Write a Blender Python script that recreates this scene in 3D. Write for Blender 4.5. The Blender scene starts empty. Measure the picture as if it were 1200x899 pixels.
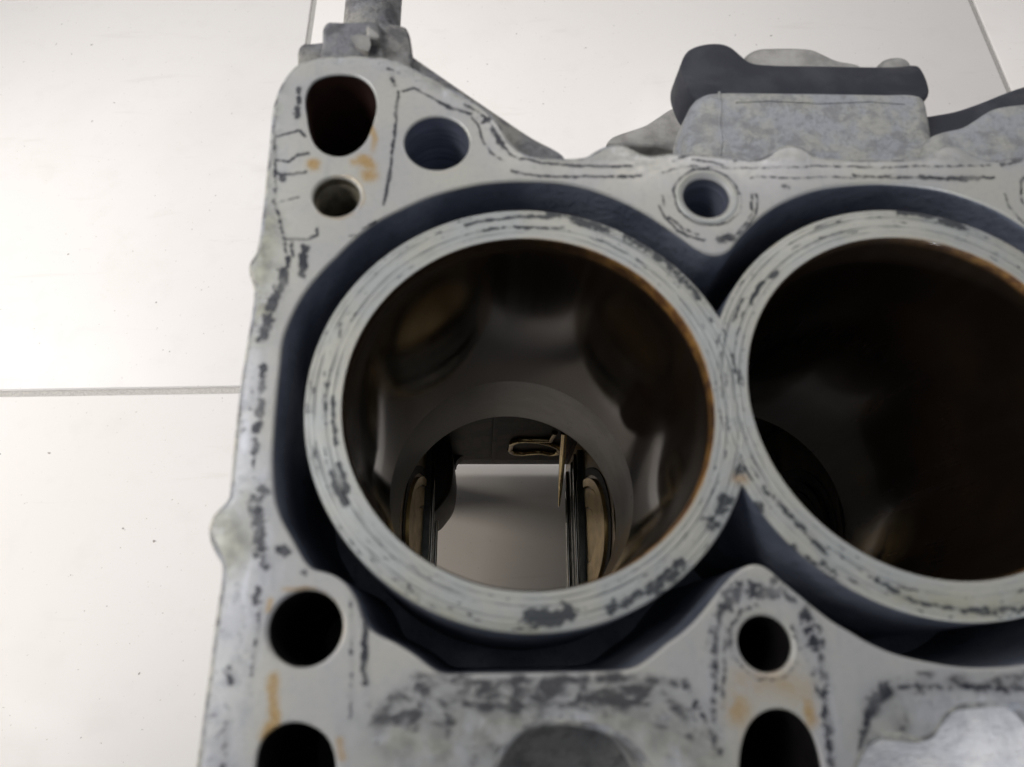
import bpy, bmesh, math, json, random
import numpy as np
from mathutils import Matrix, Vector
from mathutils.geometry import delaunay_2d_cdt

MM = 0.001
S = bpy.context.scene
COL = S.collection

# ------------------------------------------------------------------ camera
cam_d = bpy.data.cameras.new('camera')
cam = bpy.data.objects.new('camera', cam_d)
COL.objects.link(cam)
RF = Matrix(((0.9998511, 0.0161141, -0.0061753), (-0.0171753, 0.8944742, -0.4467896), (-0.001676, 0.4468292, 0.8946177)))
cam.matrix_world = Matrix.Translation((0, 0, 471.779 * MM)) @ RF.to_4x4()
cam_d.sensor_width = 36
cam_d.lens = 900.58 / 1200 * 36
cam_d.clip_start = 0.01
cam_d.clip_end = 60
cam_d.dof.use_dof = True
cam_d.dof.focus_distance = 0.40
cam_d.dof.aperture_fstop = 14
S.camera = cam

# ------------------------------------------------------------------ light
world = bpy.data.worlds.new('World')
S.world = world
world.use_nodes = True
bg = world.node_tree.nodes['Background']
bg.inputs['Color'].default_value = (0.93, 0.95, 1.0, 1)
bg.inputs['Strength'].default_value = 0.27

def aim(o, target):
    o.rotation_euler = (Vector(target) - o.location).to_track_quat('-Z', 'Y').to_euler()

def area(name, loc, target, size, power, color):
    l = bpy.data.lights.new(name, 'AREA')
    l.shape = 'RECTANGLE'; l.size, l.size_y = size
    l.energy = power; l.color = color
    o = bpy.data.objects.new(name, l); COL.objects.link(o)
    o.location = loc; aim(o, target)
    return o

def spot(name, loc, target, angle, power, color, radius):
    l = bpy.data.lights.new(name, 'SPOT')
    l.spot_size = math.radians(angle); l.spot_blend = 1.0; l.shadow_soft_size = radius
    l.energy = power; l.color = color
    o = bpy.data.objects.new(name, l); COL.objects.link(o)
    o.location = loc; aim(o, target)
    return o

spot('daylight_lamp', (-0.80, 0.30, 1.30), (-0.22, 0.38, 0.15), 54, 51, (1.0, 0.985, 0.97), 0.30)
spot('left_floor_fill', (-1.30, -0.10, 1.35), (-0.58, 0.10, 0.0), 84, 28, (1.0, 0.965, 0.945), 0.25)  # added fill that evens out the floor on the left
spot('far_floor_fill', (0.75, 1.9, 1.9), (0.25, 0.75, 0.0), 60, 62, (1.0, 0.94, 0.895), 0.25)  # added fill for the floor beyond the block, far right
spot('under_block_fill', (-1.25, 0.22, 0.26), (0.0, 0.10, 0.0), 70, 46, (1.0, 0.90, 0.78), 0.22)  # added low fill reaching the floor under the block, no window there
spot('valley_fill', (0.22, -0.62, 0.31), (0.16, -0.03, 0.25), 18, 15.0, (0.95, 0.97, 1.0), 0.03)  # added narrow fill that brightens only the valley shelf

S.view_settings.view_transform = 'Standard'
S.view_settings.look = 'None'
S.view_settings.exposure = 0
S.view_settings.gamma = 1
S.cycles.max_bounces = 10
S.cycles.glossy_bounces = 8
S.cycles.sample_clamp_indirect = 4

# ------------------------------------------------------------------ data (millimetres, deck plane)
DATA = json.loads('''{"outline":[[102.62,-5.95],[98.34,-6.6],[95.16,-9.0],[92.69,-11.53],[88.79,-12.46],[85.44,-11.51],[80.95,-11.97],[77.92,-14.3],[75.52,-18.29],[73.69,-24.28],[70.34,-29.37],[64.17,-31.48],[52.54,-31.4],[46.96,-29.21],[36.55,-24.07],[34.38,-18.87],[30.79,-13.53],[25.8,-10.42],[20.34,-9.31],[13.48,-8.99],[9.19,-10.07],[6.12,-12.84],[4.11,-16.49],[2.49,-22.42],[0.11,-28.19],[-4.66,-32.38],[-25.3,-34.29],[-47.36,-34.11],[-53.61,-32.01],[-54.87,-27.82],[-54.99,-16.11],[-54.96,-7.14],[-54.95,1.09],[-55.01,8.97],[-54.95,14.91],[-54.89,18.37],[-55.26,22.41],[-57.05,25.08],[-58.5,27.78],[-59.04,30.34],[-58.49,32.93],[-56.95,34.99],[-55.7,36.7],[-55.68,39.36],[-55.93,44.18],[-56.2,52.1],[-56.34,59.26],[-56.43,67.7],[-56.25,74.22],[-56.06,80.92],[-56.14,86.64],[-56.67,89.42],[-57.86,92.45],[-58.21,95.29],[-57.25,97.72],[-56.79,100.88],[-56.75,109.56],[-57.15,122.46],[-57.56,135.98],[-57.8,142.13],[-57.23,147.3],[-55.94,152.29],[-53.23,157.42],[-49.52,159.96],[-43.09,161.42],[-33.71,161.77],[-26.11,160.85],[-21.75,158.6],[-14.52,154.08],[-5.02,147.96],[0.85,143.25],[3.64,139.36],[5.95,134.39],[8.44,131.43],[12.74,129.37],[20.22,129.05],[26.38,129.78],[28.72,131.5],[32.25,133.55],[36.41,133.96],[39.1,132.65],[41.53,131.07],[45.43,130.91],[49.39,131.58],[54.71,131.74],[63.88,130.91],[71.92,130.33],[74.84,131.52],[78.19,134.14],[82.34,135.39],[85.95,134.38],[88.89,131.95],[92.99,131.24]],"jacket":[[100.28,122.96],[87.5,120.72],[77.8,116.47],[71.63,112.13],[65.34,105.83],[62.04,101.73],[59.72,100.43],[56.87,100.37],[53.93,101.79],[48.81,106.18],[41.26,112.12],[33.93,116.34],[26.69,119.29],[18.9,120.93],[10.42,121.22],[3.29,120.75],[-3.57,119.5],[-13.6,116.09],[-20.64,112.29],[-28.33,107.27],[-33.89,101.43],[-36.76,97.71],[-39.96,93.56],[-43.74,87.36],[-46.18,81.11],[-47.56,75.04],[-47.59,67.84],[-47.46,59.38],[-47.15,51.21],[-46.53,43.89],[-45.17,36.6],[-43.42,32.3],[-40.59,27.9],[-37.61,23.4],[-36.02,21.8],[-33.26,21.11],[-30.48,20.06],[-28.0,18.13],[-26.01,15.35],[-24.33,11.58],[-22.41,9.21],[-16.98,6.54],[-13.02,4.22],[-9.79,1.92],[-7.32,0.94],[-1.23,0.94],[13.64,1.11],[22.27,1.27],[29.53,1.6],[32.4,2.27],[35.73,4.27],[38.94,6.62],[42.36,8.84],[45.48,11.42],[48.09,14.04],[51.19,17.58],[54.7,21.0],[57.31,22.65],[60.01,23.21],[62.35,22.31],[64.87,19.97],[69.72,15.7],[74.51,11.68],[79.06,8.91],[81.23,7.54],[86.84,4.99],[94.72,3.14],[102.58,2.14]],"holes":{"H2":[-38.35,115.18,5.92],"H3":[-13.29,132.68,8.62],"H4":[57.63,117.57,6.08],"H5":[-36.14,9.69,7.6],"H7":[59.93,6.81,5.69]},"H1":[[-49.08,145.57],[-48.55,149.63],[-46.95,152.32],[-43.87,154.05],[-39.74,154.65],[-35.5,153.91],[-32.57,151.66],[-30.72,148.23],[-29.99,143.93],[-30.41,139.66],[-31.09,136.27],[-32.2,132.64],[-34.44,129.57],[-37.2,127.86],[-39.85,127.64],[-42.82,128.77],[-45.26,131.14],[-46.95,134.93],[-48.06,139.64]],"H6":[[-43.27,-15.56],[-42.97,-12.54],[-41.72,-10.41],[-39.87,-9.03],[-37.44,-8.26],[-34.74,-8.42],[-31.95,-9.51],[-29.79,-11.21],[-28.42,-13.65],[-27.64,-17.11],[-27.34,-20.81],[-28.05,-24.0],[-30.47,-26.0],[-34.76,-26.54],[-39.16,-25.94],[-42.0,-23.63],[-43.07,-20.0]],"H8":[[52.38,-14.37],[53.41,-11.27],[55.11,-8.6],[57.61,-6.69],[60.35,-5.9],[63.31,-6.22],[65.75,-7.83],[67.48,-10.52],[68.25,-13.65],[68.56,-17.5],[68.18,-21.28],[66.55,-24.24],[63.25,-25.99],[59.0,-26.25],[54.87,-25.64],[52.25,-23.43],[51.72,-18.95]],"pieces":{"housing":[20,[[58.74,136.08],[60.08,146.14],[61.17,159.41],[62.4,164.64],[64.37,168.99],[68.1,171.78],[72.75,172.61],[87.67,173.15],[124.54,173.78],[135.54,173.84],[138.74,171.92],[139.05,165.27],[138.43,155.49],[138.62,146.02],[137.03,138.28]]],"cover":[22,[[64.21,170.42],[62.25,176.08],[61.57,181.19],[62.51,186.09],[64.71,189.34],[69.36,191.65],[75.28,192.24],[78.5,190.94],[81.24,187.86],[84.24,184.82],[91.08,184.03],[106.41,184.25],[120.41,184.43],[131.71,184.85],[139.15,185.48],[140.58,182.73],[141.04,175.14],[139.66,172.37],[137.45,170.94],[115.3,170.18],[87.9,169.24],[68.69,166.25]]],"bulge":[27,[[83.67,190.29],[86.37,194.01],[90.03,195.97],[94.41,196.5],[103.11,196.84],[108.23,196.31],[111.45,194.61],[115.41,192.22],[123.64,189.64],[122.21,181.05],[82.52,179.64]]],"knob":[26,[[128.23,187.43],[130.01,191.09],[133.24,193.02],[137.09,193.53],[139.95,191.82],[140.64,187.89],[138.8,184.26],[129.33,183.92]]],"bracket":[50,[[41.54,173.26],[43.17,176.21],[46.56,178.14],[52.11,180.52],[56.16,182.49],[60.65,185.99],[65.82,189.92],[80.82,195.77],[78.26,168.64],[67.38,170.82],[60.64,172.77],[51.67,172.85]]],"underplate":[62,[[56.56,179.77],[59.23,182.13],[71.9,182.52],[74.19,172.06],[57.3,171.56]]],"arm_low":[30,[[143.44,171.87],[145.87,172.65],[154.02,174.66],[163.51,178.48],[173.3,183.09],[181.39,186.25],[211.22,192.43],[199.66,152.08],[139.19,150.32]]],"arm_top":[16,[[133.11,152.11],[137.59,154.77],[144.65,156.9],[149.9,160.28],[155.57,164.03],[162.75,165.91],[173.84,166.95],[193.08,167.62],[185.99,142.88],[130.95,141.26]]],"rib":[13,[[-26.06,172.71],[-23.92,175.74],[-22.58,174.48],[-10.56,164.59],[1.4,154.97],[12.07,146.47],[22.27,139.04],[20.48,135.48],[7.14,136.25],[-2.68,145.4],[-23.07,163.19]]],"boss_a":[6,[[-47.47,163.64],[-48.22,172.1],[-48.48,177.88],[-47.41,179.88],[-43.21,180.05],[-33.29,180.46],[-31.98,179.53],[-31.04,172.14],[-29.98,162.74]]],"boss_b":[9,[[-31.88,163.92],[-33.06,182.94],[-28.23,182.8],[-24.89,181.94],[-23.78,180.0],[-22.29,169.66],[-22.78,164.25]]],"boss_c":[9,[[-54.92,161.52],[-55.47,167.13],[-55.73,172.22],[-54.69,174.2],[-51.75,174.63],[-47.03,174.82],[-45.93,161.84]]],"disc":[3,[[-38.59,170.74],[-30.86,171.05],[-35.05,175.65],[-34.43,166.52]]]},"lines":[[0.45,1.0,[[-24.31,149.03],[-24.58,141.26],[-24.88,130.13],[-25.09,122.06],[-26.12,113.42]]],[0.45,1.0,[[-23.17,149.36],[-20.2,150.35],[-17.11,148.7],[-13.79,146.5],[-9.56,144.05],[-4.45,142.51]]],[0.4,0.8,[[-4.43,141.37],[-2.54,138.32],[-1.1,133.62],[1.66,129.3],[4.38,127.48]]],[0.45,0.9,[[6.63,124.31],[9.99,123.34],[15.58,122.7],[29.07,123.09],[40.4,123.68]]],[0.4,0.9,[[-6.13,145.6],[-2.62,143.42],[-0.28,141.22],[1.59,137.89],[3.21,133.75],[5.95,129.71],[8.89,128.16],[15.64,126.73],[24.68,126.46],[38.3,126.59]]],[0.7,1.0,[[-1.42,139.76],[0.41,140.67],[1.32,142.41]]],[0.8,0.9,[[1.59,137.33],[4.36,131.85]]],[0.5,0.7,[[-57.23,147.3],[-56.45,136.01],[-54.82,125.18],[-53.76,113.45],[-51.54,106.69],[-49.55,99.83],[-48.63,95.03],[-48.96,90.29]]],[1.3,1.0,[[-49.26,93.11],[-49.46,89.1],[-50.72,85.6],[-51.63,81.01],[-52.72,74.73]]],[0.4,1.0,[[-55.71,133.28],[-53.13,134.18],[-49.9,135.39],[-48.15,133.51]]],[0.4,1.0,[[-54.88,125.71],[-51.54,125.28],[-49.56,127.48],[-46.53,128.11]]],[0.45,1.0,[[-53.99,121.49],[-49.64,121.62],[-46.85,122.23]]],[0.8,1.0,[[-52.87,121.26],[-52.33,120.23]]],[0.3,0.7,[[-53.49,112.95],[-47.83,114.38]]],[0.4,1.0,[[-49.8,102.27],[-44.52,102.16],[-42.12,103.69],[-42.49,105.42]]],[0.5,0.9,[[-48.26,101.57],[-47.63,97.46]]],[1.1,1.0,[[-44.94,99.94],[-44.92,93.21]]],[0.5,0.9,[[-45.65,92.24],[-44.32,91.33],[-44.29,97.53]]],[0.6,0.9,[[-48.67,97.43],[-48.35,90.3]]],[0.7,0.8,[[-51.06,149.54],[-50.81,144.65],[-50.54,139.55]]],[0.9,1,[[-50.98,141.8],[-50.56,139.83]]],[0.8,0.75,[[-26.48,154.84],[-25.59,151.33]]],[0.5,0.7,[[-27.55,157.18],[-24.41,155.51]]],[0.35,0.6,[[-34.04,103.4],[-28.17,104.78]]],[0.3,0.8,[[-31.01,105.71],[-27.95,108.04]]],[0.9,1.0,[[-51.52,67.78],[-51.11,62.47]]],[1.1,1.0,[[-51.09,58.92],[-50.94,56.03]]],[1.2,1.0,[[-51.04,53.58],[-51.07,52.17]]],[0.8,0.9,[[-51.14,49.56],[-51.05,47.18]]],[0.4,0.5,[[-51.72,67.77],[-50.99,53.18],[-50.77,43.26]]],[0.6,0.5,[[-53.25,62.44],[-53.01,57.24]]],[0.8,0.5,[[-53.28,53.15],[-54.25,51.73]]],[1.1,0.9,[[-48.57,38.85],[-47.56,38.1]]],[1.4,1.0,[[-49.35,36.0],[-48.61,32.82],[-48.0,29.13],[-47.39,25.5]]],[0.9,0.7,[[-47.14,26.41],[-45.55,21.93]]],[1.3,1.0,[[-42.9,25.71],[-42.12,25.17]]],[0.8,0.7,[[-37.75,21.09],[-37.2,20.91]]],[0.9,0.8,[[-46.42,17.18],[-47.02,14.76]]],[0.5,0.4,[[-48.12,41.35],[-47.99,33.76],[-44.77,24.62],[-43.63,17.54]]],[0.9,0.7,[[-50.59,1.57],[-49.97,-0.52]]],[0.7,0.5,[[-50.16,-5.59],[-49.68,-11.76],[-49.43,-16.13]]],[0.7,0.9,[[-24.19,12.09],[-23.57,5.7],[-23.3,-0.85]]],[0.5,0.5,[[-27.3,15.87],[-26.36,5.69],[-25.57,-7.19]]],[0.7,0.5,[[-45.91,15.8],[-46.12,5.66],[-46.2,-0.84]]],[0.5,0.9,[[51.55,129.72],[55.12,131.2],[59.32,131.61],[63.85,130.64],[66.52,129.61]]],[0.45,0.8,[[54.93,128.99],[60.22,128.88],[62.65,127.85]]],[0.35,0.6,[[46.14,124.65],[52.02,126.99],[70.38,126.99],[86.7,128.01]]],[0.35,0.7,[[70.04,123.99],[76.95,124.19],[86.16,124.18],[93.19,124.92],[100.09,124.58],[109.62,125.94],[112.94,124.94]]],[0.8,0.95,[[116.51,125.32],[123.51,125.25],[131.76,125.48]]],[0.45,0.8,[[97.89,125.33],[105.97,125.02],[116.51,125.32],[136.56,125.89]]],[0.35,0.7,[[86.74,128.29],[100.68,128.15],[105.37,128.29],[119.57,128.98],[136.26,129.75]]],[0.7,0.8,[[139.19,130.11],[146.23,131.72]]],[1.4,1.0,[[60.36,104.69],[62.65,105.51]]],[0.8,0.8,[[78.91,121.55],[79.56,121.3]]],[0.4,0.7,[[45.86,117.45],[46.29,114.06]]],[0.4,0.8,[[47.4,110.99],[50.47,107.74],[54.31,106.06]]],[0.35,0.8,[[69.67,118.63],[69.01,112.84],[67.32,109.7],[64.06,106.3]]],[2.0,0.75,[[52.44,17.05],[53.86,16.53],[55.5,17.96],[59.01,17.79],[61.72,17.09],[64.11,18.35]]],[1.0,0.7,[[62.98,19.78],[65.18,18.0],[67.07,15.34]]],[1.6,0.85,[[53.09,16.17],[52.32,14.06]]],[0.9,0.7,[[51.21,14.05],[49.66,7.49],[48.5,-0.86],[47.46,-8.11]]],[0.6,0.6,[[51.73,10.06],[50.44,0.78],[49.62,-5.72]]],[0.5,0.5,[[49.24,12.65],[47.34,5.79]]],[1.5,0.75,[[69.61,13.58],[70.17,8.38],[70.35,5.82]]],[1.2,0.6,[[71.51,10.11],[71.43,0.79],[70.87,-8.95],[70.6,-16.59]]],[0.8,0.6,[[66.37,10.09],[66.89,5.82]]],[1.0,0.5,[[69.75,1.62],[69.93,-3.32]]],[0.6,0.5,[[49.74,17.93],[50.87,16.16]]],[1.0,0.6,[[42.29,-0.86],[44.07,-4.91],[46.34,-8.9],[47.98,-13.59]]],[0.9,0.5,[[41.9,-5.71],[45.47,-8.9]]],[1.0,0.7,[[77.01,-16.61],[77.41,-12.12],[79.27,-7.37],[82.37,-3.82],[85.42,-1.86]]],[1.6,0.9,[[80.74,-4.95],[83.44,-2.84],[84.82,-2.18]]],[0.7,0.6,[[85.42,-1.86],[91.83,-1.36],[102.58,-2.03],[113.55,-1.87]]]],"band":[[2.6,0.55,[[-19.91,-8.45],[-19.03,-6.1],[-16.44,-3.73],[-12.41,-1.81]]],[4.2,0.62,[[-12.37,-2.78],[-5.47,-2.94],[3.16,-2.79],[13.57,-3.12],[24.03,-3.12],[34.53,-3.29]]],[1.3,0.7,[[-10.72,-0.85],[13.62,-0.36],[34.73,-0.2],[39.97,-1.19]]],[1.5,0.9,[[-2.85,-4.7],[3.18,-5.03],[8.35,-5.35]]],[1.5,0.85,[[20.52,-3.76],[23.99,-4.09],[30.07,-4.74],[32.73,-4.1]]],[1.6,0.7,[[37.73,-2.81],[39.67,-5.07],[42.05,-8.1]]],[3.5,0.5,[[-15.61,-6.42],[-10.47,-7.22],[-7.01,-8.79]]],[3.0,0.45,[[80.25,-5.76],[85.3,-2.51],[93.74,-0.87],[102.83,-0.87],[113.87,-0.54]]],[4.5,0.3,[[34.28,-7.29],[46.05,-12.03],[40.99,-10.46]]],[4,0.35,[[86.8,-8.98],[88.27,-10.57]]],[3,0.45,[[-0.12,-14.2],[6.63,-14.98]]]],"rust":[[1.6,0.9,[[-45.13,124.93],[-44.67,124.68]]],[2.0,1.0,[[-32.0,126.4],[-30.77,124.56],[-30.37,121.91]]],[0.9,0.6,[[-30.68,136.84],[-29.51,132.73],[-30.14,128.61]]],[1.2,0.5,[[-34.61,125.78],[-32.37,125.31]]],[1.1,0.75,[[-41.69,-0.04],[-40.91,-5.6],[-40.24,-8.72]]],[1.3,0.7,[[-41.07,-8.72],[-41.53,-10.56]]],[0.8,0.5,[[-27.43,-11.52],[-26.66,-14.87]]],[0.8,0.5,[[-44.05,14.94],[-44.21,13.23]]],[0.6,0.4,[[-41.85,17.55],[-36.52,17.57]]],[4.5,0.45,[[55.87,-1.84],[60.32,-1.85],[63.89,-1.85]]],[3,0.45,[[54.2,-4.12],[52.17,-6.53]]],[1.2,0.55,[[58.26,-1.19],[59.47,-1.52]]],[1.4,0.6,[[67.03,-4.94],[67.82,-8.15]]],[2.5,0.4,[[65.58,-2.5],[66.92,-5.75]]],[1.0,0.35,[[72.21,103.97],[73.38,104.51]]],[1.0,0.4,[[57.33,42.38],[59.24,42.01]]]],"olive":[[4.5,0.9,[[-55.13,106.6],[-55.33,97.28],[-55.12,90.15],[-53.91,83.24],[-54.65,77.58]]],[4.5,0.8,[[-56.52,31.83],[-53.74,30.01],[-51.83,26.38],[-53.64,23.67]]],[3,0.4,[[-53.11,33.71],[-52.18,36.54]]],[2.5,0.6,[[-57.19,151.07],[-57.43,138.77],[-56.28,122.48],[-55.68,109.59]]],[3,0.6,[[-24.19,160.32],[-12.11,151.81],[-2.66,145.72]]],[3.5,0.6,[[15.67,128.64],[29.39,130.97],[43.07,130.01]]],[2,0.4,[[61.74,132.79],[75.51,131.27],[98.79,130.86]]],[6,0.7,[[-17.1,-10.32],[-6.91,-11.88],[-0.2,-8.8],[6.63,-8.03]]],[6,0.7,[[27.33,-7.28],[37.53,-10.45],[44.05,-15.11]]],[6,0.6,[[85.02,-8.98],[82.41,-13.7]]],[2,0.45,[[-25.94,19.37],[-0.5,9.94],[13.76,8.78]]],[2.5,0.5,[[91.51,16.31],[107.92,13.7]]]],"rough":[[3.2,0.9,[[-55.97,108.33],[-55.74,97.27],[-55.32,83.21],[-54.92,69.88],[-54.16,57.22],[-53.63,45.18],[-54.21,33.71]]],[3.2,0.9,[[-53.11,33.71],[-50.88,24.58],[-51.2,15.78],[-51.29,5.66],[-51.84,-5.59],[-52.05,-16.12]]],[3.5,0.7,[[-49.98,41.33],[-47.14,26.41],[-46.97,15.8],[-47.96,2.39],[-48.25,-8.7],[-48.45,-16.13]]],[2.5,0.7,[[-57.57,154.59],[-57.29,141.58],[-56.14,125.14],[-55.33,112.13]]],[2.2,0.6,[[-45.22,158.92],[-33.59,159.96],[-24.04,157.31],[-7.31,146.72],[4.34,135.74]]],[3,0.6,[[15.67,128.36],[33.94,130.56],[52.28,130.29]]],[2,0.5,[[63.76,129.81],[98.7,130.3],[146.23,131.72]]],[6,0.8,[[-18.88,-8.76],[-7.01,-8.79],[6.63,-6.93],[23.89,-6.64],[37.7,-8.09],[42.46,-13.57]]],[5,0.6,[[-13.51,-14.91],[-0.13,-13.44]]],[5,0.7,[[83.53,-7.38],[92.77,-5.78],[102.29,-3.35],[113.18,-3.35]]],[3,0.6,[[52.35,16.17],[58.93,17.08],[67.18,16.22]]],[2.5,0.6,[[69.24,10.97],[71.18,-0.86],[70.52,-13.66]]],[2.0,0.6,[[49.99,10.92],[47.97,-0.86],[47.63,-13.59]]]],"ring":[[2.2,1.0,[[10.58,11.85],[12.37,11.51],[14.71,11.69],[16.52,12.21],[18.16,12.73]]],[1.2,0.9,[[27.05,13.28],[29.82,14.16],[31.69,15.04],[33.61,16.63]]],[2.0,0.8,[[36.22,17.34],[38.74,19.13],[41.29,21.12]]],[1.3,0.8,[[41.72,21.84],[43.54,23.67]]],[1.8,0.9,[[50.71,32.26],[51.25,31.89]]],[1.8,0.9,[[54.87,37.47],[53.27,34.95]]],[1.6,0.8,[[62.18,33.68],[61.63,35.59]]],[1.0,0.9,[[-33.61,42.46],[-31.8,38.62],[-30.08,35.78]]],[0.9,0.9,[[-32.08,44.43],[-30.71,41.52],[-29.74,38.64]]],[0.7,0.8,[[-34.74,60.61],[-33.95,53.39],[-33.04,49.37]]],[0.7,0.5,[[-36.96,63.73],[-36.24,55.41]]],[0.7,0.6,[[-34.28,79.53],[-34.58,75.72]]],[1.6,0.8,[[23.04,109.59],[26.29,108.4],[31.06,107.0]]],[1.8,0.7,[[36.03,105.61],[43.29,99.56],[49.34,93.6]]],[1.3,0.9,[[16.5,111.47],[18.69,111.01]]],[0.6,0.9,[[-5.3,107.61],[2.27,109.57],[8.82,110.5],[15.38,110.42]]],[0.6,0.7,[[-2.03,105.93],[6.63,107.15],[19.69,107.22]]],[1.0,0.7,[[50.32,92.41],[53.13,87.71]]],[0.9,0.9,[[72.1,94.09],[73.85,95.83]]],[0.7,0.9,[[69.35,92.82],[65.85,86.78]]],[0.6,0.8,[[63.84,87.92],[61.08,82.02]]],[1.8,0.8,[[108.71,114.66],[116.45,113.29],[124.99,110.38]]],[0.9,0.7,[[63.56,40.47],[69.39,32.78],[76.0,25.32]]],[0.8,0.7,[[84.76,20.79],[93.23,15.43],[104.15,13.69],[117.45,14.09]]],[0.8,0.6,[[68.64,27.13],[78.66,18.05]]],[1.4,0.6,[[74.77,23.47],[76.45,22.02]]]],"seams":[[[71.98,170.25],[71.97,164.64],[70.8,158.12],[70.96,151.78],[69.92,146.44]],[[76.69,166.44],[86.98,167.46],[103.07,167.02],[119.49,168.24],[130.26,167.62]]],"C1":[10.72,60.56],"C2":[106.07,63.13]}''')
C1 = np.array(DATA['C1']); C2 = np.array(DATA['C2'])
C3 = 2 * C2 - C1
U = (C2 - C1) / np.hypot(*(C2 - C1))
V = np.array([-U[1], U[0]])
SP = float(np.hypot(*(C2 - C1)))
RB, RO = 43.0, 52.0

def mir(p):
    p = np.atleast_2d(np.array(p, float))
    return p - 2 * ((p - C2) @ U)[:, None] * U

def closed_sym(half):
    a = np.array(half, float)
    return np.vstack([a, mir(a)[::-1]])

def area2(p):
    return 0.5 * np.sum(p[:, 0] * np.roll(p[:, 1], -1) - np.roll(p[:, 0], -1) * p[:, 1])

def ccw(p):
    return p if area2(p) > 0 else p[::-1]

def resample(p, step):
    q = np.vstack([p, p[:1]])
    d = np.r_[0, np.cumsum(np.hypot(*np.diff(q, axis=0).T))]
    n = max(8, int(d[-1] / step))
    t = np.linspace(0, d[-1], n, endpoint=False)
    return np.c_[np.interp(t, d, q[:, 0]), np.interp(t, d, q[:, 1])]

def smooth_loop(pts, step=1.2):
    """closed Catmull-Rom curve through the points"""
    p = np.array(pts, float); n = len(p); out = []
    for i in range(n):
        p0, p1, p2, p3 = p[i - 1], p[i], p[(i + 1) % n], p[(i + 2) % n]
        m = max(2, int(np.hypot(*(p2 - p1)) / 0.8))
        d1 = max(np.hypot(*(p1 - p0)), 1e-3) ** .5; d2 = max(np.hypot(*(p2 - p1)), 1e-3) ** .5; d3 = max(np.hypot(*(p3 - p2)), 1e-3) ** .5
        m1 = (p1 - p0) / d1 - (p2 - p0) / (d1 + d2) + (p2 - p1) / d2
        m2 = (p2 - p1) / d2 - (p3 - p1) / (d2 + d3) + (p3 - p2) / d3
        m1, m2 = m1 * d2, m2 * d2
        for t in np.arange(m) / m:
            out.append((2*t**3-3*t**2+1)*p1 + (t**3-2*t**2+t)*m1 + (-2*t**3+3*t**2)*p2 + (t**3-t**2)*m2)
    return ccw(resample(np.array(out), step))

def circle(c, r, n=64):
    a = np.linspace(0, 2 * np.pi, n, endpoint=False)
    return np.c_[c[0] + r * np.cos(a), c[1] + r * np.sin(a)]

def offset(p, d):
    """positive d grows a counter-clockwise loop"""
    t = np.roll(p, -1, 0) - np.roll(p, 1, 0)
    t /= np.maximum(np.hypot(t[:, 0], t[:, 1]), 1e-9)[:, None]
    nrm = np.c_[t[:, 1], -t[:, 0]]
    return p + nrm * d

class MB:
    """collects vertices and faces in millimetres"""
    def __init__(self): self.v = []; self.f = []; self.m = []; self.n = 0
    def add(self, v, f, m=0):
        base = len(self.v)
        self.v += [tuple(map(float, q)) for q in v]
        self.f += [tuple(i + base for i in g) for g in f]
        self.m += [m] * len(f)
        return base
    def strip(self, loops, m=0, closed=True):
        n = len(loops[0]); v = []; f = []
        for L in loops: v += list(L)
        for k in range(len(loops) - 1):
            for i in range(n if closed else n - 1):
                j = (i + 1) % n
                f.append((k*n+i, (k+1)*n+i, (k+1)*n+j, k*n+j))
        self.add(v, f, m)
    def cap(self, outer, holes, z, m=0, up=True):
        pts = []; edges = []
        for L in [outer] + holes:
            b = len(pts); n = len(L)
            pts += [Vector((float(q[0]), float(q[1]))) for q in L]
            edges += [(b + i, b + (i + 1) % n) for i in range(n)]
        vo, eo, fo, *_ = delaunay_2d_cdt(pts, edges, [], 0, 1e-5)
        P = np.array([tuple(q) for q in vo]); F = [tuple(g) for g in fo]
        cen = np.array([P[list(g)].mean(0) for g in F])
        keep = inside(cen, outer)
        for hl in holes: keep &= ~inside(cen, hl)
        ff = []
        for g, k in zip(F, keep):
            if not k: continue
            a = area2(P[list(g)])
            if abs(a) < 1e-9: continue
            ff.append(g if (a > 0) == up else g[::-1])
        zz = z(P) if callable(z) else np.full(len(P), z)
        self.add([(p[0], p[1], q) for p, q in zip(P, zz)], ff, m)
    def build(self, name, mats, parent=None, smooth=True, sharp=38, label=None, kind=None):
        me = bpy.data.meshes.new(name)
        me.from_pydata([(a * MM, b * MM, c * MM) for a, b, c in self.v], [], self.f)
        for mt in (mats if isinstance(mats, (list, tuple)) else [mats]): me.materials.append(mt)
        me.polygons.foreach_set('material_index', self.m)
        bm = bmesh.new(); bm.from_mesh(me)
        bmesh.ops.remove_doubles(bm, verts=bm.verts, dist=2e-6)
        bm.to_mesh(me); bm.free()
        if smooth:
            me.polygons.foreach_set('use_smooth', [True] * len(me.polygons))
            me.set_sharp_from_angle(angle=math.radians(sharp))
        me.update()
        o = bpy.data.objects.new(name, me); COL.objects.link(o)
        if parent: o.parent = parent
        if label: o['label'] = label
        if kind: o['kind'] = kind
        return o

def inside(pts, loop):
    x, y = pts[:, 0], pts[:, 1]; r = np.zeros(len(pts), bool)
    a = loop; b = np.roll(loop, -1, 0)
    for (x1, y1), (x2, y2) in zip(a, b):
        if y1 == y2: continue
        c = ((y1 > y) != (y2 > y)) & (x < (x2 - x1) * (y - y1) / (y2 - y1) + x1)
        r ^= c
    return r

def z3(loop, z): return np.c_[loop, np.full(len(loop), z)]

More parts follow.
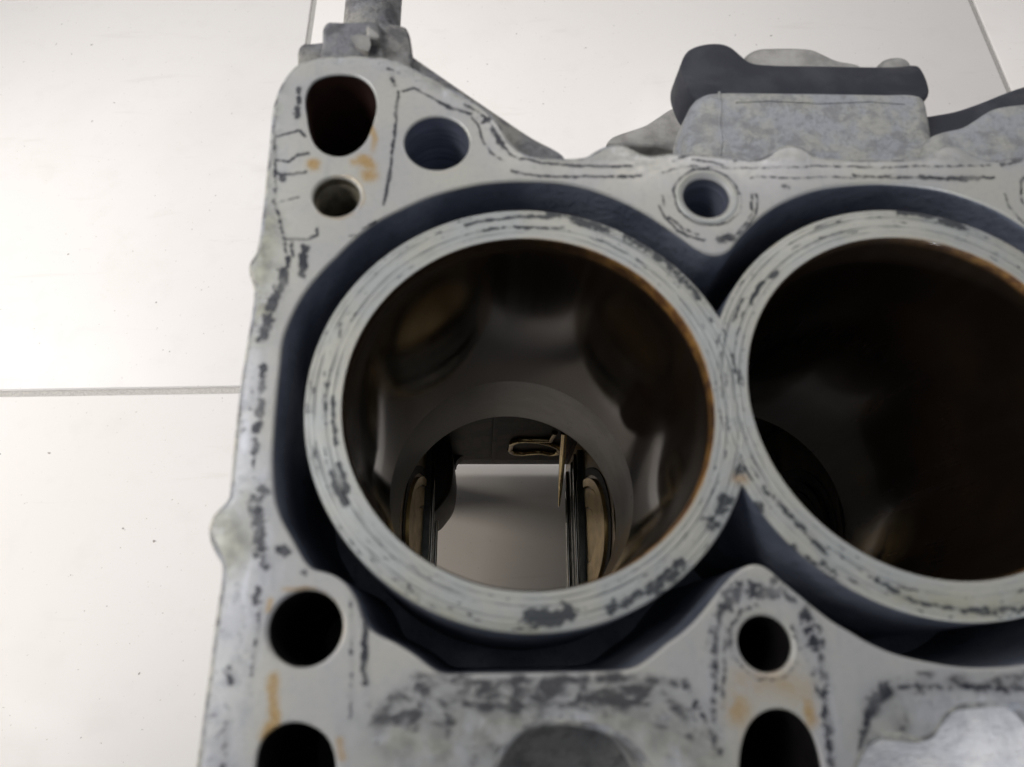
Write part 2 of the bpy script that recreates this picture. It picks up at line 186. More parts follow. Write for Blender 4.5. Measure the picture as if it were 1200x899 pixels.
def rim(mb, loop, b, z0, grow, m=0):
    """rounded edge: from the inset loop at z0 out to the loop at z0-b; returns the inset loop"""
    s = -1 if grow else 1
    ins = offset(loop, s * b)
    rings = []
    for k in range(4):
        a = k / 3 * math.pi / 2
        rings.append(z3(offset(loop, s * b * (1 - math.sin(a))), z0 - b * (1 - math.cos(a))))
    mb.strip(rings if grow else [q for q in rings], m)
    return ins

def slab(name, loop, z0, depth, b, mats, parent, taper=0.0, dome=0.0, **kw):
    """extruded outline with rounded top edge and a closed underside"""
    mb = MB()
    ins = rim(mb, loop, b, z0, True)
    cz = (lambda P: z0 + dome * np.minimum(1, 0 * P[:, 0])) if dome else z0
    mb.cap(ins, [], cz)
    low = offset(loop, taper)
    mb.strip([z3(loop, z0 - b), z3(low, z0 - depth)])
    mb.cap(low, [], z0 - depth, up=False)
    return mb.build(name, mats, parent, **kw)

def tube(mb, path, r, n=12, m=0, caps=True):
    path = [Vector(p) for p in path]; rings = []
    up = Vector((0, 0, 1))
    for i, p in enumerate(path):
        t = (path[min(i+1, len(path)-1)] - path[max(i-1, 0)]).normalized()
        a = t.cross(up)
        if a.length < 1e-3: a = t.cross(Vector((0, 1, 0)))
        a.normalize(); c = a.cross(t).normalized()
        rr = r[i] if isinstance(r, (list, tuple)) else r
        rings.append([tuple(p + a * rr * math.cos(2*math.pi*k/n) + c * rr * math.sin(2*math.pi*k/n)) for k in range(n)])
    mb.strip(rings, m)
    if caps:
        mb.add(rings[0], [tuple(range(n))], m); mb.add(rings[-1], [tuple(range(n))[::-1]], m)

def box(mb, x0, x1, y0, y1, z0, z1, b=0.0, m=0):
    v = [(x, y, z) for z in (z0, z1) for y in (y0, y1) for x in (x0, x1)]
    mb.add(v, [(0,2,3,1), (4,5,7,6), (0,1,5,4), (2,6,7,3), (0,4,6,2), (1,3,7,5)], m)

# ------------------------------------------------------------------ wear masks drawn once from polylines (deck plane, object space)
rng = np.random.default_rng(7)
GX0, GX1, GY0, GY1, RES = -100.0, 320.0, -66.0, 170.0, 0.25
NX, NY = int((GX1 - GX0) / RES), int((GY1 - GY0) / RES)

def draw(arr, lines, gain=1.0, mirror=True):
    for w, s, pts in lines:
        P0 = np.array(pts)
        for P in ([P0, mir(P0)] if mirror else [P0]):
            for a, b in zip(P[:-1], P[1:]):
                pad = w * 2.2 + 1
                x0 = int(max(0, (min(a[0], b[0]) - pad - GX0) / RES)); x1 = int(min(NX, (max(a[0], b[0]) + pad - GX0) / RES + 1))
                y0 = int(max(0, (min(a[1], b[1]) - pad - GY0) / RES)); y1 = int(min(NY, (max(a[1], b[1]) + pad - GY0) / RES + 1))
                if x1 <= x0 or y1 <= y0: continue
                xs = GX0 + (np.arange(x0, x1) + .5) * RES; ys = GY0 + (np.arange(y0, y1) + .5) * RES
                X, Y = np.meshgrid(xs, ys)
                ab = b - a; L = max(ab @ ab, 1e-9)
                t = np.clip(((X - a[0]) * ab[0] + (Y - a[1]) * ab[1]) / L, 0, 1)
                d = np.hypot(X - a[0] - t * ab[0], Y - a[1] - t * ab[1])
                val = s * gain * np.exp(-(d / w) ** 2 * 0.9)
                arr[y0:y1, x0:x1] = np.maximum(arr[y0:y1, x0:x1], val)

def vnoise(cell, seed, amp=1.0):
    g = np.random.default_rng(seed)
    cy, cx = int(NY * RES / cell) + 3, int(NX * RES / cell) + 3
    a = g.random((cy, cx))
    y = np.arange(NY) * RES / cell; x = np.arange(NX) * RES / cell
    iy, ix = y.astype(int), x.astype(int); fy, fx = (y - iy)[:, None], (x - ix)[None, :]
    fy = fy * fy * (3 - 2 * fy); fx = fx * fx * (3 - 2 * fx)
    return amp * ((a[iy][:, ix] * (1-fx) + a[iy][:, ix+1] * fx) * (1-fy) + (a[iy+1][:, ix] * (1-fx) + a[iy+1][:, ix+1] * fx) * fy)

res = np.zeros((NY, NX)); rust = np.zeros((NY, NX)); olive = np.zeros((NY, NX)); band = np.zeros((NY, NX))
def arc(c, r, a0, a1, w, s, sx=1.0, sy=1.0):
    n = max(3, int(abs(a1 - a0) / 6))
    return [w, s, [(c[0] + r * sx * math.cos(math.radians(a)), c[1] + r * sy * math.sin(math.radians(a))) for a in np.linspace(a0, a1, n + 1)]]
H4 = DATA['holes']['H4']; H7 = DATA['holes']['H7']; H2 = DATA['holes']['H2']; H5 = DATA['holes']['H5']
extra = [arc(H4, 8.7, 10, 300, .38, .85), arc(H4, 8.9, 20, 120, .3, .9), arc(H4, 9.1, 300, 370, .35, .6), arc(H4, 13.2, 195, 262, .38, .95), arc(H4, 13.2, 275, 365, .38, .75), arc(H4, 13.4, 60, 125, .4, .5),
         arc(H7, 7.6, 95, 200, .9, .6), arc(H7, 7.2, 200, 330, .4, .5)]
draw(res, [[w * 1.15, q * .92, p] for w, q, p in DATA['lines']], mirror=False)
draw(res, extra); draw(res, DATA['ring'], .95, mirror=False)
# imprint of the gasket's fire rings round every bore, broken by slow noise along the ring
xs = GX0 + (np.arange(NX) + .5) * RES; ys = GY0 + (np.arange(NY) + .5) * RES
X, Y = np.meshgrid(xs, ys)
slow = vnoise(5.0, 11) * .6 + vnoise(1.7, 12) * .4
slow2 = vnoise(7.0, 21) * .6 + vnoise(2.2, 22) * .4
for c in (C1, C2, C3):
    R = np.hypot(X - c[0], Y - c[1])
    for rr, w, s, nz in ((46.0, .22, .50, slow), (47.1, .25, .62, slow2), (48.4, .22, .45, slow), (50.2, .42, .6, slow2), (51.2, .25, .45, slow)):
        k = np.clip((nz - .50) * 5, 0, 1) * s
        res = np.maximum(res, k * np.exp(-((R - rr) / w) ** 2))
groove = np.zeros((NY, NX))
for c in (C1, C2, C3):
    R = np.hypot(X - c[0], Y - c[1])
    for rr, w, s, nz in ((45.1, .22, .55, slow2), (46.6, .30, .75, slow), (49.3, .30, .7, slow2), (50.7, .2, .4, slow)):
        groove = np.maximum(groove, s * np.clip(.25 + (nz - .3) * 1.8, .1, 1) * np.exp(-((R - rr) / w) ** 2))
fn = vnoise(1.6, 51) * .55 + vnoise(.7, 52) * .45; fn2 = vnoise(4.0, 53)
for c in (C1, C2, C3):
    R = np.hypot(X - c[0], Y - c[1])
    for rr, w in ((45.0, .16), (46.9, .2), (48.1, .16), (49.7, .24), (51.1, .2)):
        k = np.clip((fn - .52) * 7, 0, 1) * np.clip((np.roll(fn2, int(rr * 40), 0) - .42) * 4, 0, 1)
        res = np.maximum(res, k * np.exp(-((R - rr) / w) ** 2))
draw(band, DATA['band'])
rough_zone = np.zeros((NY, NX)); draw(rough_zone, DATA['rough']); draw(rust, [[w * 1.2, min(1.1, q * 1.5), p] for w, q, p in DATA['rust']]); draw(olive, DATA['olive'])
rust = np.maximum(rust, .55 * np.exp(-((np.hypot(X - H2[0] - .6, Y - H2[1] + .1) - 6.4) / .7) ** 2))
rust = np.maximum(rust, .6 * np.exp(-((np.hypot(X - H5[0], Y - H5[1]) - 7.9) / .5) ** 2) * np.clip((X - H5[0] + Y - H5[1]) / 8, 0, 1))
tan_ = .45 * np.clip(1 - np.abs(X - H7[0]) / 9.5, 0, 1) ** .3 * np.clip((Y + 22) / 3, 0, 1) * np.clip((2 - Y) / 5, 0, 1)
rust = np.maximum(rust, np.where(np.isfinite(tan_), tan_, 0))
for c, a0 in ((C1, 20), (C2, 20), (C3, 20)):
    R = np.hypot(X - c[0], Y - c[1]); A = np.arctan2(Y - c[1], X - c[0])
    rust = np.maximum(rust, .75 * np.exp(-np.clip((R - 43.2) / .55, 0, 9) ** 2) * np.clip(np.cos(A - math.radians(a0)) * 1.3, 0.12, 1) * np.clip(vnoise(6, 33) * 1.8, .2, 1))
img = bpy.data.images.new('wear_masks', NX, NY, alpha=False, float_buffer=True)
img.colorspace_settings.name = 'Non-Color'
buf = np.ones((NY, NX, 4), np.float32); buf[..., 0] = res; buf[..., 1] = rust; buf[..., 2] = olive
img.pixels.foreach_set(buf.ravel()); img.update()
img2 = bpy.data.images.new('wear_masks_broad', NX, NY, alpha=False, float_buffer=True)
img2.colorspace_settings.name = 'Non-Color'
buf = np.ones((NY, NX, 4), np.float32); buf[..., 0] = band
buf[..., 1] = groove; buf[..., 2] = rough_zone
img2.pixels.foreach_set(buf.ravel()); img2.update()

# ------------------------------------------------------------------ materials
class NT:
    def __init__(self, name):
        self.m = bpy.data.materials.new(name); self.m.use_nodes = True
        self.t = self.m.node_tree; self.n = self.t.nodes; self.b = self.n['Principled BSDF']
        self.co = self.n.new('ShaderNodeTexCoord').outputs['Object']
    def link(self, a, b): self.t.links.new(a, b)
    def val(self, s, v):
        if isinstance(v, bpy.types.NodeSocket): self.link(v, s)
        elif isinstance(v, (tuple, list)) and len(v) == 3 and s.type == 'RGBA': s.default_value = (*v, 1)
        else: s.default_value = v
    def noise(self, scale, detail=4, rough=.55, dist=0, vec=None, out='Fac'):
        n = self.n.new('ShaderNodeTexNoise'); n.inputs['Scale'].default_value = scale
        n.inputs['Detail'].default_value = detail; n.inputs['Roughness'].default_value = rough; n.inputs['Distortion'].default_value = dist
        self.link(vec or self.co, n.inputs['Vector']); return n.outputs[out]
    def math(self, op, a, b=0.0, c=None, clamp=False):
        n = self.n.new('ShaderNodeMath'); n.operation = op; n.use_clamp = clamp
        self.val(n.inputs[0], a); self.val(n.inputs[1], b)
        if c is not None: self.val(n.inputs[2], c)
        return n.outputs[0]
    def ramp(self, v, lo, hi, a=0.0, b=1.0, smooth=True):
        n = self.n.new('ShaderNodeMapRange'); n.interpolation_type = 'SMOOTHSTEP' if smooth else 'LINEAR'
        self.val(n.inputs[0], v); n.inputs[1].default_value = lo; n.inputs[2].default_value = hi; n.inputs[3].default_value = a; n.inputs[4].default_value = b
        return n.outputs[0]
    def mix(self, f, a, b, blend='MIX'):
        n = self.n.new('ShaderNodeMix'); n.data_type = 'RGBA'; n.blend_type = blend
        self.val(n.inputs[0], f); self.val(n.inputs[6], a); self.val(n.inputs[7], b)
        return n.outputs[2]
    def scalev(self, s):
        n = self.n.new('ShaderNodeMapping'); n.inputs['Scale'].default_value = s
        self.link(self.co, n.inputs['Vector']); return n.outputs[0]
    def sep(self, v=None):
        n = self.n.new('ShaderNodeSeparateXYZ'); self.link(v or self.co, n.inputs[0]); return n.outputs
    def bump(self, h, strength, dist, prev=None):
        n = self.n.new('ShaderNodeBump'); n.inputs['Strength'].default_value = strength; n.inputs['Distance'].default_value = dist
        self.link(h, n.inputs['Height'])
        if prev: self.link(prev, n.inputs['Normal'])
        return n.outputs[0]
    def mask(self, image, warp=True):
        n = self.n.new('ShaderNodeMapping')
        sx, sy = 1 / ((GX1 - GX0) * MM), 1 / ((GY1 - GY0) * MM)
        n.inputs['Scale'].default_value = (sx, sy, 1); n.inputs['Location'].default_value = (-GX0 * MM * sx, -GY0 * MM * sy, 0)
        wn = self.noise(260, 3, .6, 0, None, 'Color')
        ws = self.n.new('ShaderNodeVectorMath'); ws.operation = 'MULTIPLY_ADD'
        self.link(wn, ws.inputs[0]); ws.inputs[1].default_value = (.0016, .0016, 0); ws.inputs[2].default_value = (-.0008, -.0008, 0)
        wa = self.n.new('ShaderNodeVectorMath'); wa.operation = 'ADD'
        self.link(ws.outputs[0], wa.inputs[0]); self.link(self.co, wa.inputs[1])
        self.link(wa.outputs[0] if warp else self.co, n.inputs['Vector'])
        i = self.n.new('ShaderNodeTexImage'); i.image = image; i.extension = 'EXTEND'; i.interpolation = 'Linear'
        self.link(n.outputs[0], i.inputs['Vector'])
        s = self.n.new('ShaderNodeSeparateColor'); self.link(i.outputs['Color'], s.inputs[0])
        return s.outputs
    def set(self, **k):
        for a, v in k.items(): self.val(self.b.inputs[a.replace('_', ' ')], v)
        return self.m

def deck_material():
    t = NT('machined_aluminium_with_gasket_residue')
    k = t.mask(img); k2 = t.mask(img2)
    n1 = t.noise(55, 4); n2 = t.noise(600, 5, .65); n3 = t.noise(1500, 3); n4 = t.noise(18, 2)
    base = t.mix(t.ramp(n1, .38, .62), (.455, .455, .45), (.495, .49, .445))
    base = t.mix(t.ramp(n4, .45, .7, 0, .6), base, (.43, .435, .45))
    base = t.mix(t.ramp(t.noise(130, 5, .65, .5), .52, .74, 0, .18), base, (.40, .405, .41))
    base = t.mix(t.ramp(n2, .50, .72, 0, .30), base, (.33, .34, .36))
    base = t.mix(t.ramp(t.noise(1.0, 4, .6, .4, t.scalev((420, 60, 60))), .56, .72, 0, .35), base, (.36, .37, .40))
    rg = k2[2]
    base = t.mix(t.math('MULTIPLY', rg, .45), base, (.47, .49, .55))
    sp1 = t.ramp(t.noise(190, 5, .7, .3), .46, .66)
    base = t.mix(t.math('MULTIPLY', t.math('MULTIPLY', rg, sp1), .6), base, (.24, .25, .29))
    sp2 = t.ramp(t.noise(520, 4, .7), .56, .68)
    base = t.mix(t.math('MULTIPLY', t.math('MULTIPLY', rg, sp2), .8), base, (.08, .085, .11))
    sp3 = t.ramp(t.noise(1.0, 4, .6, .3, t.scalev((300, 90, 90))), .55, .68)
    base = t.mix(t.math('MULTIPLY', t.math('MULTIPLY', rg, sp3), .6), base, (.66, .68, .74))
    # olive oily deposits
    ol = t.math('MULTIPLY', k[2], t.ramp(t.noise(160, 5, .6), .30, .55), clamp=True)
    base = t.mix(ol, base, t.mix(t.ramp(t.noise(240, 3), .35, .65), (.20, .20, .165), (.36, .36, .29)))
    for vs in ((2600, 30, 30), (40, 2200, 40)):
        sc = t.ramp(t.noise(1.0, 3, .6, .6, t.scalev(vs)), .66, .74, 0, .35)
        base = t.mix(t.math('MULTIPLY', sc, t.ramp(t.noise(60, 3), .5, .65)), base, (.36, .365, .38))
    # rust coloured stains
    ru = t.math('MULTIPLY', t.math('MULTIPLY', k[1], t.ramp(t.noise(220, 4), .22, .5)), t.ramp(t.noise(80, 3), .3, .65, .45, 1.1), clamp=True)
    ru = t.ramp(ru, .06, 1.0, 0, .9)
    base = t.mix(ru, base, t.mix(t.ramp(n3, .3, .7), (.36, .21, .055), (.48, .33, .14)))
    # crumbly carbon band
    bd = t.ramp(t.math('ADD', k2[0], t.math('MULTIPLY', t.math('SUBTRACT', t.noise(1.0, 5, .62, .5, t.scalev((200, 330, 330))), .5), 2.4)), .30, .85, 0, .85)
    bd = t.math('MULTIPLY', bd, t.ramp(k2[0], .08, .3))
    base = t.mix(t.ramp(k2[0], .1, .5, 0, .45), base, (.27, .275, .28))
    base = t.mix(bd, base, (.03, .03, .038))
    # gasket print lines, broken into flakes
    nz = t.math('MULTIPLY', t.math('SUBTRACT', t.noise(520, 5, .64, .3), .5), 2.3)
    rs = t.ramp(t.math('ADD', k[0], nz), .34, .66)
    rs = t.math('MULTIPLY', rs, t.ramp(k[0], .06, .40))
    rs = t.math('MAXIMUM', rs, t.math('MULTIPLY', k[0], .32))
    base = t.mix(t.math('MULTIPLY', rs, t.ramp(t.noise(150, 3, .6), .3, .6, .6, .98)), base, (.022, .025, .036))
    h = t.math('SUBTRACT', t.math('MULTIPLY', n2, .35), t.math('MULTIPLY', rs, -.6))
    nb = t.bump(h, .35, .00025)
    nb = t.bump(t.math('MULTIPLY', bd, 1), .5, .0004, nb)
    return t.set(Base_Color=base, Roughness=t.ramp(n2, .2, .8, .36, .56), Metallic=.25, Normal=nb)

def ring_material():
    """top of the cylinder walls: same metal, turned rings"""
    t = NT('ringed_aluminium')
    k = t.mask(img)
    ring = None
    for c in (C1, C2, C3):
        n = t.n.new('ShaderNodeVectorMath'); n.operation = 'DISTANCE'
        flat = t.n.new('ShaderNodeVectorMath'); flat.operation = 'MULTIPLY'; flat.inputs[1].default_value = (1, 1, 0)
        t.link(t.co, flat.inputs[0]); t.link(flat.outputs[0], n.inputs[0]); n.inputs[1].default_value = (c[0] * MM, c[1] * MM, 0)
        ring = n.outputs['Value'] if ring is None else t.math('MINIMUM', ring, n.outputs['Value'])
    cb = t.n.new('ShaderNodeCombineXYZ'); t.link(t.math('MULTIPLY', ring, 2600.0), cb.inputs[0])
    rn = t.noise(1.0, 3, .7, 0, cb.outputs[0])
    n1 = t.noise(50, 4); n2 = t.noise(700, 5, .65)
    base = t.mix(t.ramp(n1, .4, .62), (.445, .465, .455), (.49, .485, .43))
    base = t.mix(t.ramp(rn, .40, .72, 0, .42), base, (.34, .36, .38))
    kg = t.mask(img2, False)[1]
    base = t.mix(t.math('MULTIPLY', kg, .85), base, (.20, .22, .235))
    base = t.mix(t.ramp(n2, .5, .75, 0, .25), base, (.30, .31, .31))
    ol = t.math('MULTIPLY', k[2], t.ramp(t.noise(200, 5, .6), .30, .55), clamp=True)
    base = t.mix(ol, base, (.34, .33, .23))
    ru = t.math('MULTIPLY', k[1], t.ramp(t.noise(260, 4), .2, .5), clamp=True)
    base = t.mix(ru, base, (.42, .24, .08))
    nz = t.math('MULTIPLY', t.math('SUBTRACT', t.noise(1.0, 5, .62, .4, t.scalev((420, 420, 420))), .5), 2.2)
    rs = t.ramp(t.math('ADD', k[0], nz), .34, .66)
    rs = t.math('MULTIPLY', rs, t.ramp(k[0], .06, .40))
    rs = t.math('MAXIMUM', rs, t.math('MULTIPLY', k[0], .32))
    base = t.mix(t.math('MULTIPLY', rs, .92), base, (.03, .036, .045))
    nb = t.bump(rn, .5, .0003); nb = t.bump(n2, .3, .0002, nb); nb = t.bump(t.math('MULTIPLY', kg, -1.0), .8, .0007, nb)
    return t.set(Base_Color=base, Roughness=.47, Metallic=.2, Normal=nb)

def cast_material(name='rough_cast_aluminium', a=(.33, .345, .38), b=(.44, .44, .40), dark=(.12, .12, .13), spec=.5, scale=1.0, rough=.62, lowdark=0.0):
    t = NT(name)
    n1 = t.noise(70 * scale, 5, .6); n2 = t.noise(420 * scale, 5, .7); n3 = t.noise(1400 * scale, 4, .7); n4 = t.noise(130 * scale, 4, .6, .4)
    base = t.mix(t.ramp(n1, .38, .62), a, b)
    base = t.mix(t.ramp(n4, .48, .64, 0, .8), base, dark)
    base = t.mix(t.ramp(n2, .46, .68, 0, .6), base, dark)
    base = t.mix(t.ramp(n3, .58, .72, 0, .5), base, tuple(min(1, q * 1.5) for q in b))
    nb = t.bump(n1, .8, .002); nb = t.bump(n2, .8, .0007, nb); nb = t.bump(n3, .6, .0003, nb)
    return t.set(Base_Color=base, Roughness=t.ramp(n2, .3, .7, rough - .1, rough + .12), Metallic=.1, Normal=nb)

def jacket_material():
    t = NT('blue_black_coolant_passage')
    n1 = t.noise(45, 4); n2 = t.noise(500, 4, .65)
    base = t.mix(t.ramp(n1, .35, .65), (.14, .16, .21), (.25, .275, .34))
    base = t.mix(t.ramp(n2, .5, .72, 0, .6), base, (.11, .12, .145))
    base = t.mix(t.ramp(t.noise(1300, 3, .7), .6, .72, 0, .5), base, (.30, .31, .33))
    nb = t.bump(n1, .5, .003); nb = t.bump(n2, .7, .0006, nb)
    return t.set(Base_Color=base, Roughness=.42, Metallic=.25, Normal=nb)

def bore_material(extra=0.0, name='oily_honed_iron'):
    t = NT(name)
    s = t.sep()
    n1 = t.noise(30, 3); fine = t.noise(1.0, 3, .6, 0, t.scalev((60, 60, 3800))); streak = t.noise(1.0, 4, .6, .2, t.scalev((160, 160, 7)))
    base = t.mix(t.ramp(n1, .35, .7), (.028, .020, .015), (.050, .031, .019))
    base = t.mix(t.ramp(streak, .5, .75, 0, .35), base, (.045, .038, .034))
    top = t.ramp(s[2], -.0050 if extra == 0 else -.0034, -.0028 if extra == 0 else -.0014)         # scorched band just under the deck edge
    top2 = t.math('MULTIPLY', top, t.math('MULTIPLY', t.ramp(s[0], .0, .036, .10, 1), t.ramp(t.noise(55, 4), .30, .55, .35, 1)), clamp=True)
    base = t.mix(top2, base, t.mix(t.ramp(t.noise(300, 3), .35, .65), (.32, .17, .05), (.12, .055, .025)))
    lines = t.ramp(t.noise(1.0, 1, .5, 0, t.scalev((3, 3, 700))), .62, .7, 0, .35)
    base = t.mix(t.math('MULTIPLY', lines, t.ramp(s[2], -.03, -.01)), base, (.02, .018, .016))
    amber = t.math('MULTIPLY', t.math('MULTIPLY', t.ramp(s[2], -.080, -.120), t.ramp(s[1], -.002, -.022)), t.ramp(t.noise(90, 5, .6), .3, .55), clamp=True)
    base = t.mix(amber, base, (.60, .42, .20))
    ro = t.ramp(streak, .35, .8, .055 + extra, .13 + extra)
    ro = t.math('ADD', ro, t.math('MULTIPLY', top, .25))
    ro = t.math('ADD', ro, t.ramp(s[2], -.075, -.03, -.035, .05))
    hone = t.math('ADD', t.noise(1.0, 2, .6, 0, t.scalev((500, 500, 2600))), fine)
    nb = t.bump(hone, .022, .0001); nb = t.bump(n1, .012, .0010, nb)
    return t.set(Base_Color=base, Roughness=ro, Specular_IOR_Level=.35, Metallic=t.math('SUBTRACT', .60, t.math('MULTIPLY', top2, .6)), Normal=nb, Coat_Weight=.2, Coat_Roughness=.08)

def band_material():
    t = NT('matt_grey_lower_bore'); s = t.sep()
    n1 = t.noise(60, 4, .6); n2 = t.noise(350, 5, .65)
    base = t.mix(t.ramp(n1, .38, .64), (.44, .43, .42), (.34, .33, .32))
    base = t.mix(t.ramp(n2, .62, .72, 0, .8), base, (.035, .03, .028))
    base = t.mix(t.ramp(s[0], .006, -.018, 0, .92), base, (.03, .026, .023))  # left side painted dark, standing for the dark reflection there
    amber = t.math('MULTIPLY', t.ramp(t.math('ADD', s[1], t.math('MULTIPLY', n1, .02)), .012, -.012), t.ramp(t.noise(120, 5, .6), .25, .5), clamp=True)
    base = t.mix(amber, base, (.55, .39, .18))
    return t.set(Base_Color=base, Roughness=.32, Metallic=.5, Normal=t.bump(n2, .2, .0004), Coat_Weight=.1)

def oily_material(name, a, b, dark, rough=.25, metal=.4, coat=.6, spec=.5):
    t = NT(name)
    n1 = t.noise(60, 4, .6); n2 = t.noise(350, 5, .65); n3 = t.noise(1.0, 4, .6, .3, t.scalev((250, 40, 30)))
    base = t.mix(t.ramp(n1, .38, .64), a, b)
    base = t.mix(t.ramp(n3, .52, .72, 0, .6), base, dark)
    base = t.mix(t.ramp(n2, .62, .74, 0, .8), base, dark)
    nb = t.bump(n1, .35, .0012); nb = t.bump(n2, .25, .0004, nb)
    return t.set(Base_Color=base, Roughness=rough, Metallic=metal, Normal=nb, Specular_IOR_Level=spec, Coat_Weight=coat, Coat_Roughness=.06)

def tile_material():
    t = NT('glazed_porcelain_tile')
    n1 = t.noise(2.2, 3); n2 = t.noise(35, 5, .6); sp = t.noise(420, 2, .5); sp2 = t.noise(150, 2, .5)
    base = t.mix(t.ramp(n1, .35, .65), (.79, .768, .745), (.82, .80, .785))
    base = t.mix(t.ramp(n2, .5, .75, 0, .25), base, (.70, .68, .65))
    base = t.mix(t.ramp(sp, .70, .78, 0, .7), base, (.40, .36, .32))
    base = t.mix(t.ramp(sp2, .735, .775, 0, .8), base, (.22, .19, .17))
    scf = t.ramp(t.noise(1.0, 4, .6, .8, t.scalev((9, 60, 9))), .60, .72, 0, .16)
    base = t.mix(scf, base, (.58, .54, .50))
    base = t.mix(t.ramp(t.noise(6, 4, .6), .5, .72, 0, .12), base, (.66, .60, .57))
    nb = t.bump(n2, .06, .0006)
    return t.set(Base_Color=base, Roughness=t.ramp(n2, .3, .7, .30, .42), Normal=nb, Specular_IOR_Level=.25)

def plain(name, col, rough, metal=0.0, bumpscale=200, bumpamt=.0003, var=.3, turned=False):
    t = NT(name); n = t.noise(bumpscale, 4, .6) if not turned else t.noise(1.0, 4, .65, 0, t.scalev((60, 60, 1400)))
    base = t.mix(t.ramp(n, .35, .7), col, tuple(q * (1 - var) for q in col))
    return t.set(Base_Color=base, Roughness=rough, Metallic=metal, Normal=t.bump(n, .4, bumpamt))

M_DECK = deck_material(); M_RING = ring_material(); M_CAST = cast_material(); M_JACK = jacket_material(); M_BORE = bore_material()
M_CASTL = cast_material('pale_cast_aluminium', (.39, .41, .45), (.46, .46, .43), (.27, .275, .285), scale=1.3)
M_CASTD = cast_material('dark_grey_casting', (.20, .205, .225), (.27, .265, .245), (.08, .08, .09))  # darker mix of the cast grey for rib, bosses and pipe
M_LIT = cast_material('lit_cast_aluminium', (.62, .62, .65), (.70, .69, .68), (.52, .52, .55), rough=.5)  # lit copy of the valley metal, brightness put into the colour
def cover_material():
    t = NT('dark_painted_cover')
    base = t.mix(t.ramp(t.noise(60, 4, .6), .4, .65), (.040, .043, .056), (.062, .066, .080))
    sm = t.ramp(t.noise(1.0, 5, .6, .3, t.scalev((30, 70, 70))), .52, .78, 0, .35)
    base = t.mix(sm, base, (.22, .22, .215))
    n = t.noise(420, 4, .65)
    return t.set(Base_Color=base, Roughness=.6, Specular_IOR_Level=.15, Normal=t.bump(n, .4, .0003))
M_COVER = cover_material()
M_COVERL = plain('dusty_cast_cover', (.36, .355, .34), .5, .1, 160, .0004, .35)
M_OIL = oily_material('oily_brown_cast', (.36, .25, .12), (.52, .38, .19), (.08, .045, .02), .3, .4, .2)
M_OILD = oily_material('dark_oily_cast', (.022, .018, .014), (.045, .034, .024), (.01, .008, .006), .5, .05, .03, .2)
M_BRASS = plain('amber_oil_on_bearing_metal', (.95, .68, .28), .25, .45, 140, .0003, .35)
M_SHADED = cast_material('shaded_grey_casting', (.20, .20, .20), (.27, .26, .25), (.12, .12, .12))  # shaded copy of the valley metal
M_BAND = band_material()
M_OIL_SHADE = plain('shaded_brown_casting', (.10, .075, .055), .6, 0, 90, .0005, .4)  # darker copy of the oily brown, bay shade put into the colour
M_BEAD = oily_material('wet_amber_casting', (.34, .24, .11), (.50, .38, .18), (.12, .07, .03), .16, .8, .5)
M_STEEL = plain('polished_steel', (.85, .82, .76), .12, 1.0)
M_DSTEEL = plain('oiled_grey_steel', (.13, .145, .13), .22, .6)
M_TILE = tile_material()
M_GROUT = plain('grey_cement_grout', (.47, .46, .44), .85, 0, 900, .0003)
M_HOLEB = plain('blue_grey_drilled_bore', (.30, .33, .42), .30, .5, 300, .0004, .45, True)
M_HOLED = plain('near_black_hole', (.014, .012, .013), .45, .1, 300)  # near-black walls and bottoms for the lower holes
M_HOLER = plain('red_brown_oily_hole', (.050, .026, .022), .35, .1, 200)
M_HOLEO = plain('rusty_olive_hole', (.17, .15, .11), .42, .3, 260, .0004, .6)
M_GASK = plain('black_sealant', (.02, .02, .025), .5)

# ------------------------------------------------------------------ floor: tiles set in grout
fl = MB(); fl.add([(-3500, -3500, -2), (3500, -3500, -2), (3500, 4500, -2), (-3500, 4500, -2)], [(0, 1, 2, 3)])
floor = fl.build('floor', M_GROUT, None, smooth=False); floor['kind'] = 'structure'
TS, GR, BV = 600.0, 4.6, 1.2
tm = MB(); hw = (TS - GR) / 2
def sq(r, z): return [(-r, -r, z), (r, -r, z), (r, r, z), (-r, r, z)]
tm.strip([sq(hw - BV, 0), sq(hw - BV*.35, -.35), sq(hw, -BV), sq(hw, -3)])
tm.add(sq(hw - BV, 0), [(0, 1, 2, 3)])
tile0 = tm.build('tile', M_TILE, floor, smooth=True, sharp=60)
first = True
for i in range(-4, 5):
    for j in range(-4, 6):
        o = tile0 if first else tile0.copy()
        if not first: COL.objects.link(o); o.parent = floor
        first = False
        o.location = ((-171.06 + TS * (i + .5)) * MM, (234.4 + TS * (j + .5)) * MM, 0)

# ------------------------------------------------------------------ engine block
block = bpy.data.objects.new('engine_block', None); COL.objects.link(block)
block['label'] = 'grey aluminium open-deck engine block with siamesed oily cylinders standing on tiles'
block['category'] = 'engine block'
Q = Matrix(((0.9990745, 0.0172569, 0.0393989), (-0.0133405, 0.9951375, -0.0975876), (-0.0408914, 0.0969717, 0.9944468)))
ORG = Vector((-6.623, 16.405, 304.603))
# the block leans a few degrees towards the viewer, so its origin (on the deck plane) and tilt come from the deck
block.matrix_world = Matrix.Translation(ORG * MM) @ Q.to_4x4()
def floor_z(x, y):
    return -(Q[2][0] * x + Q[2][1] * y + ORG[2]) / Q[2][2]

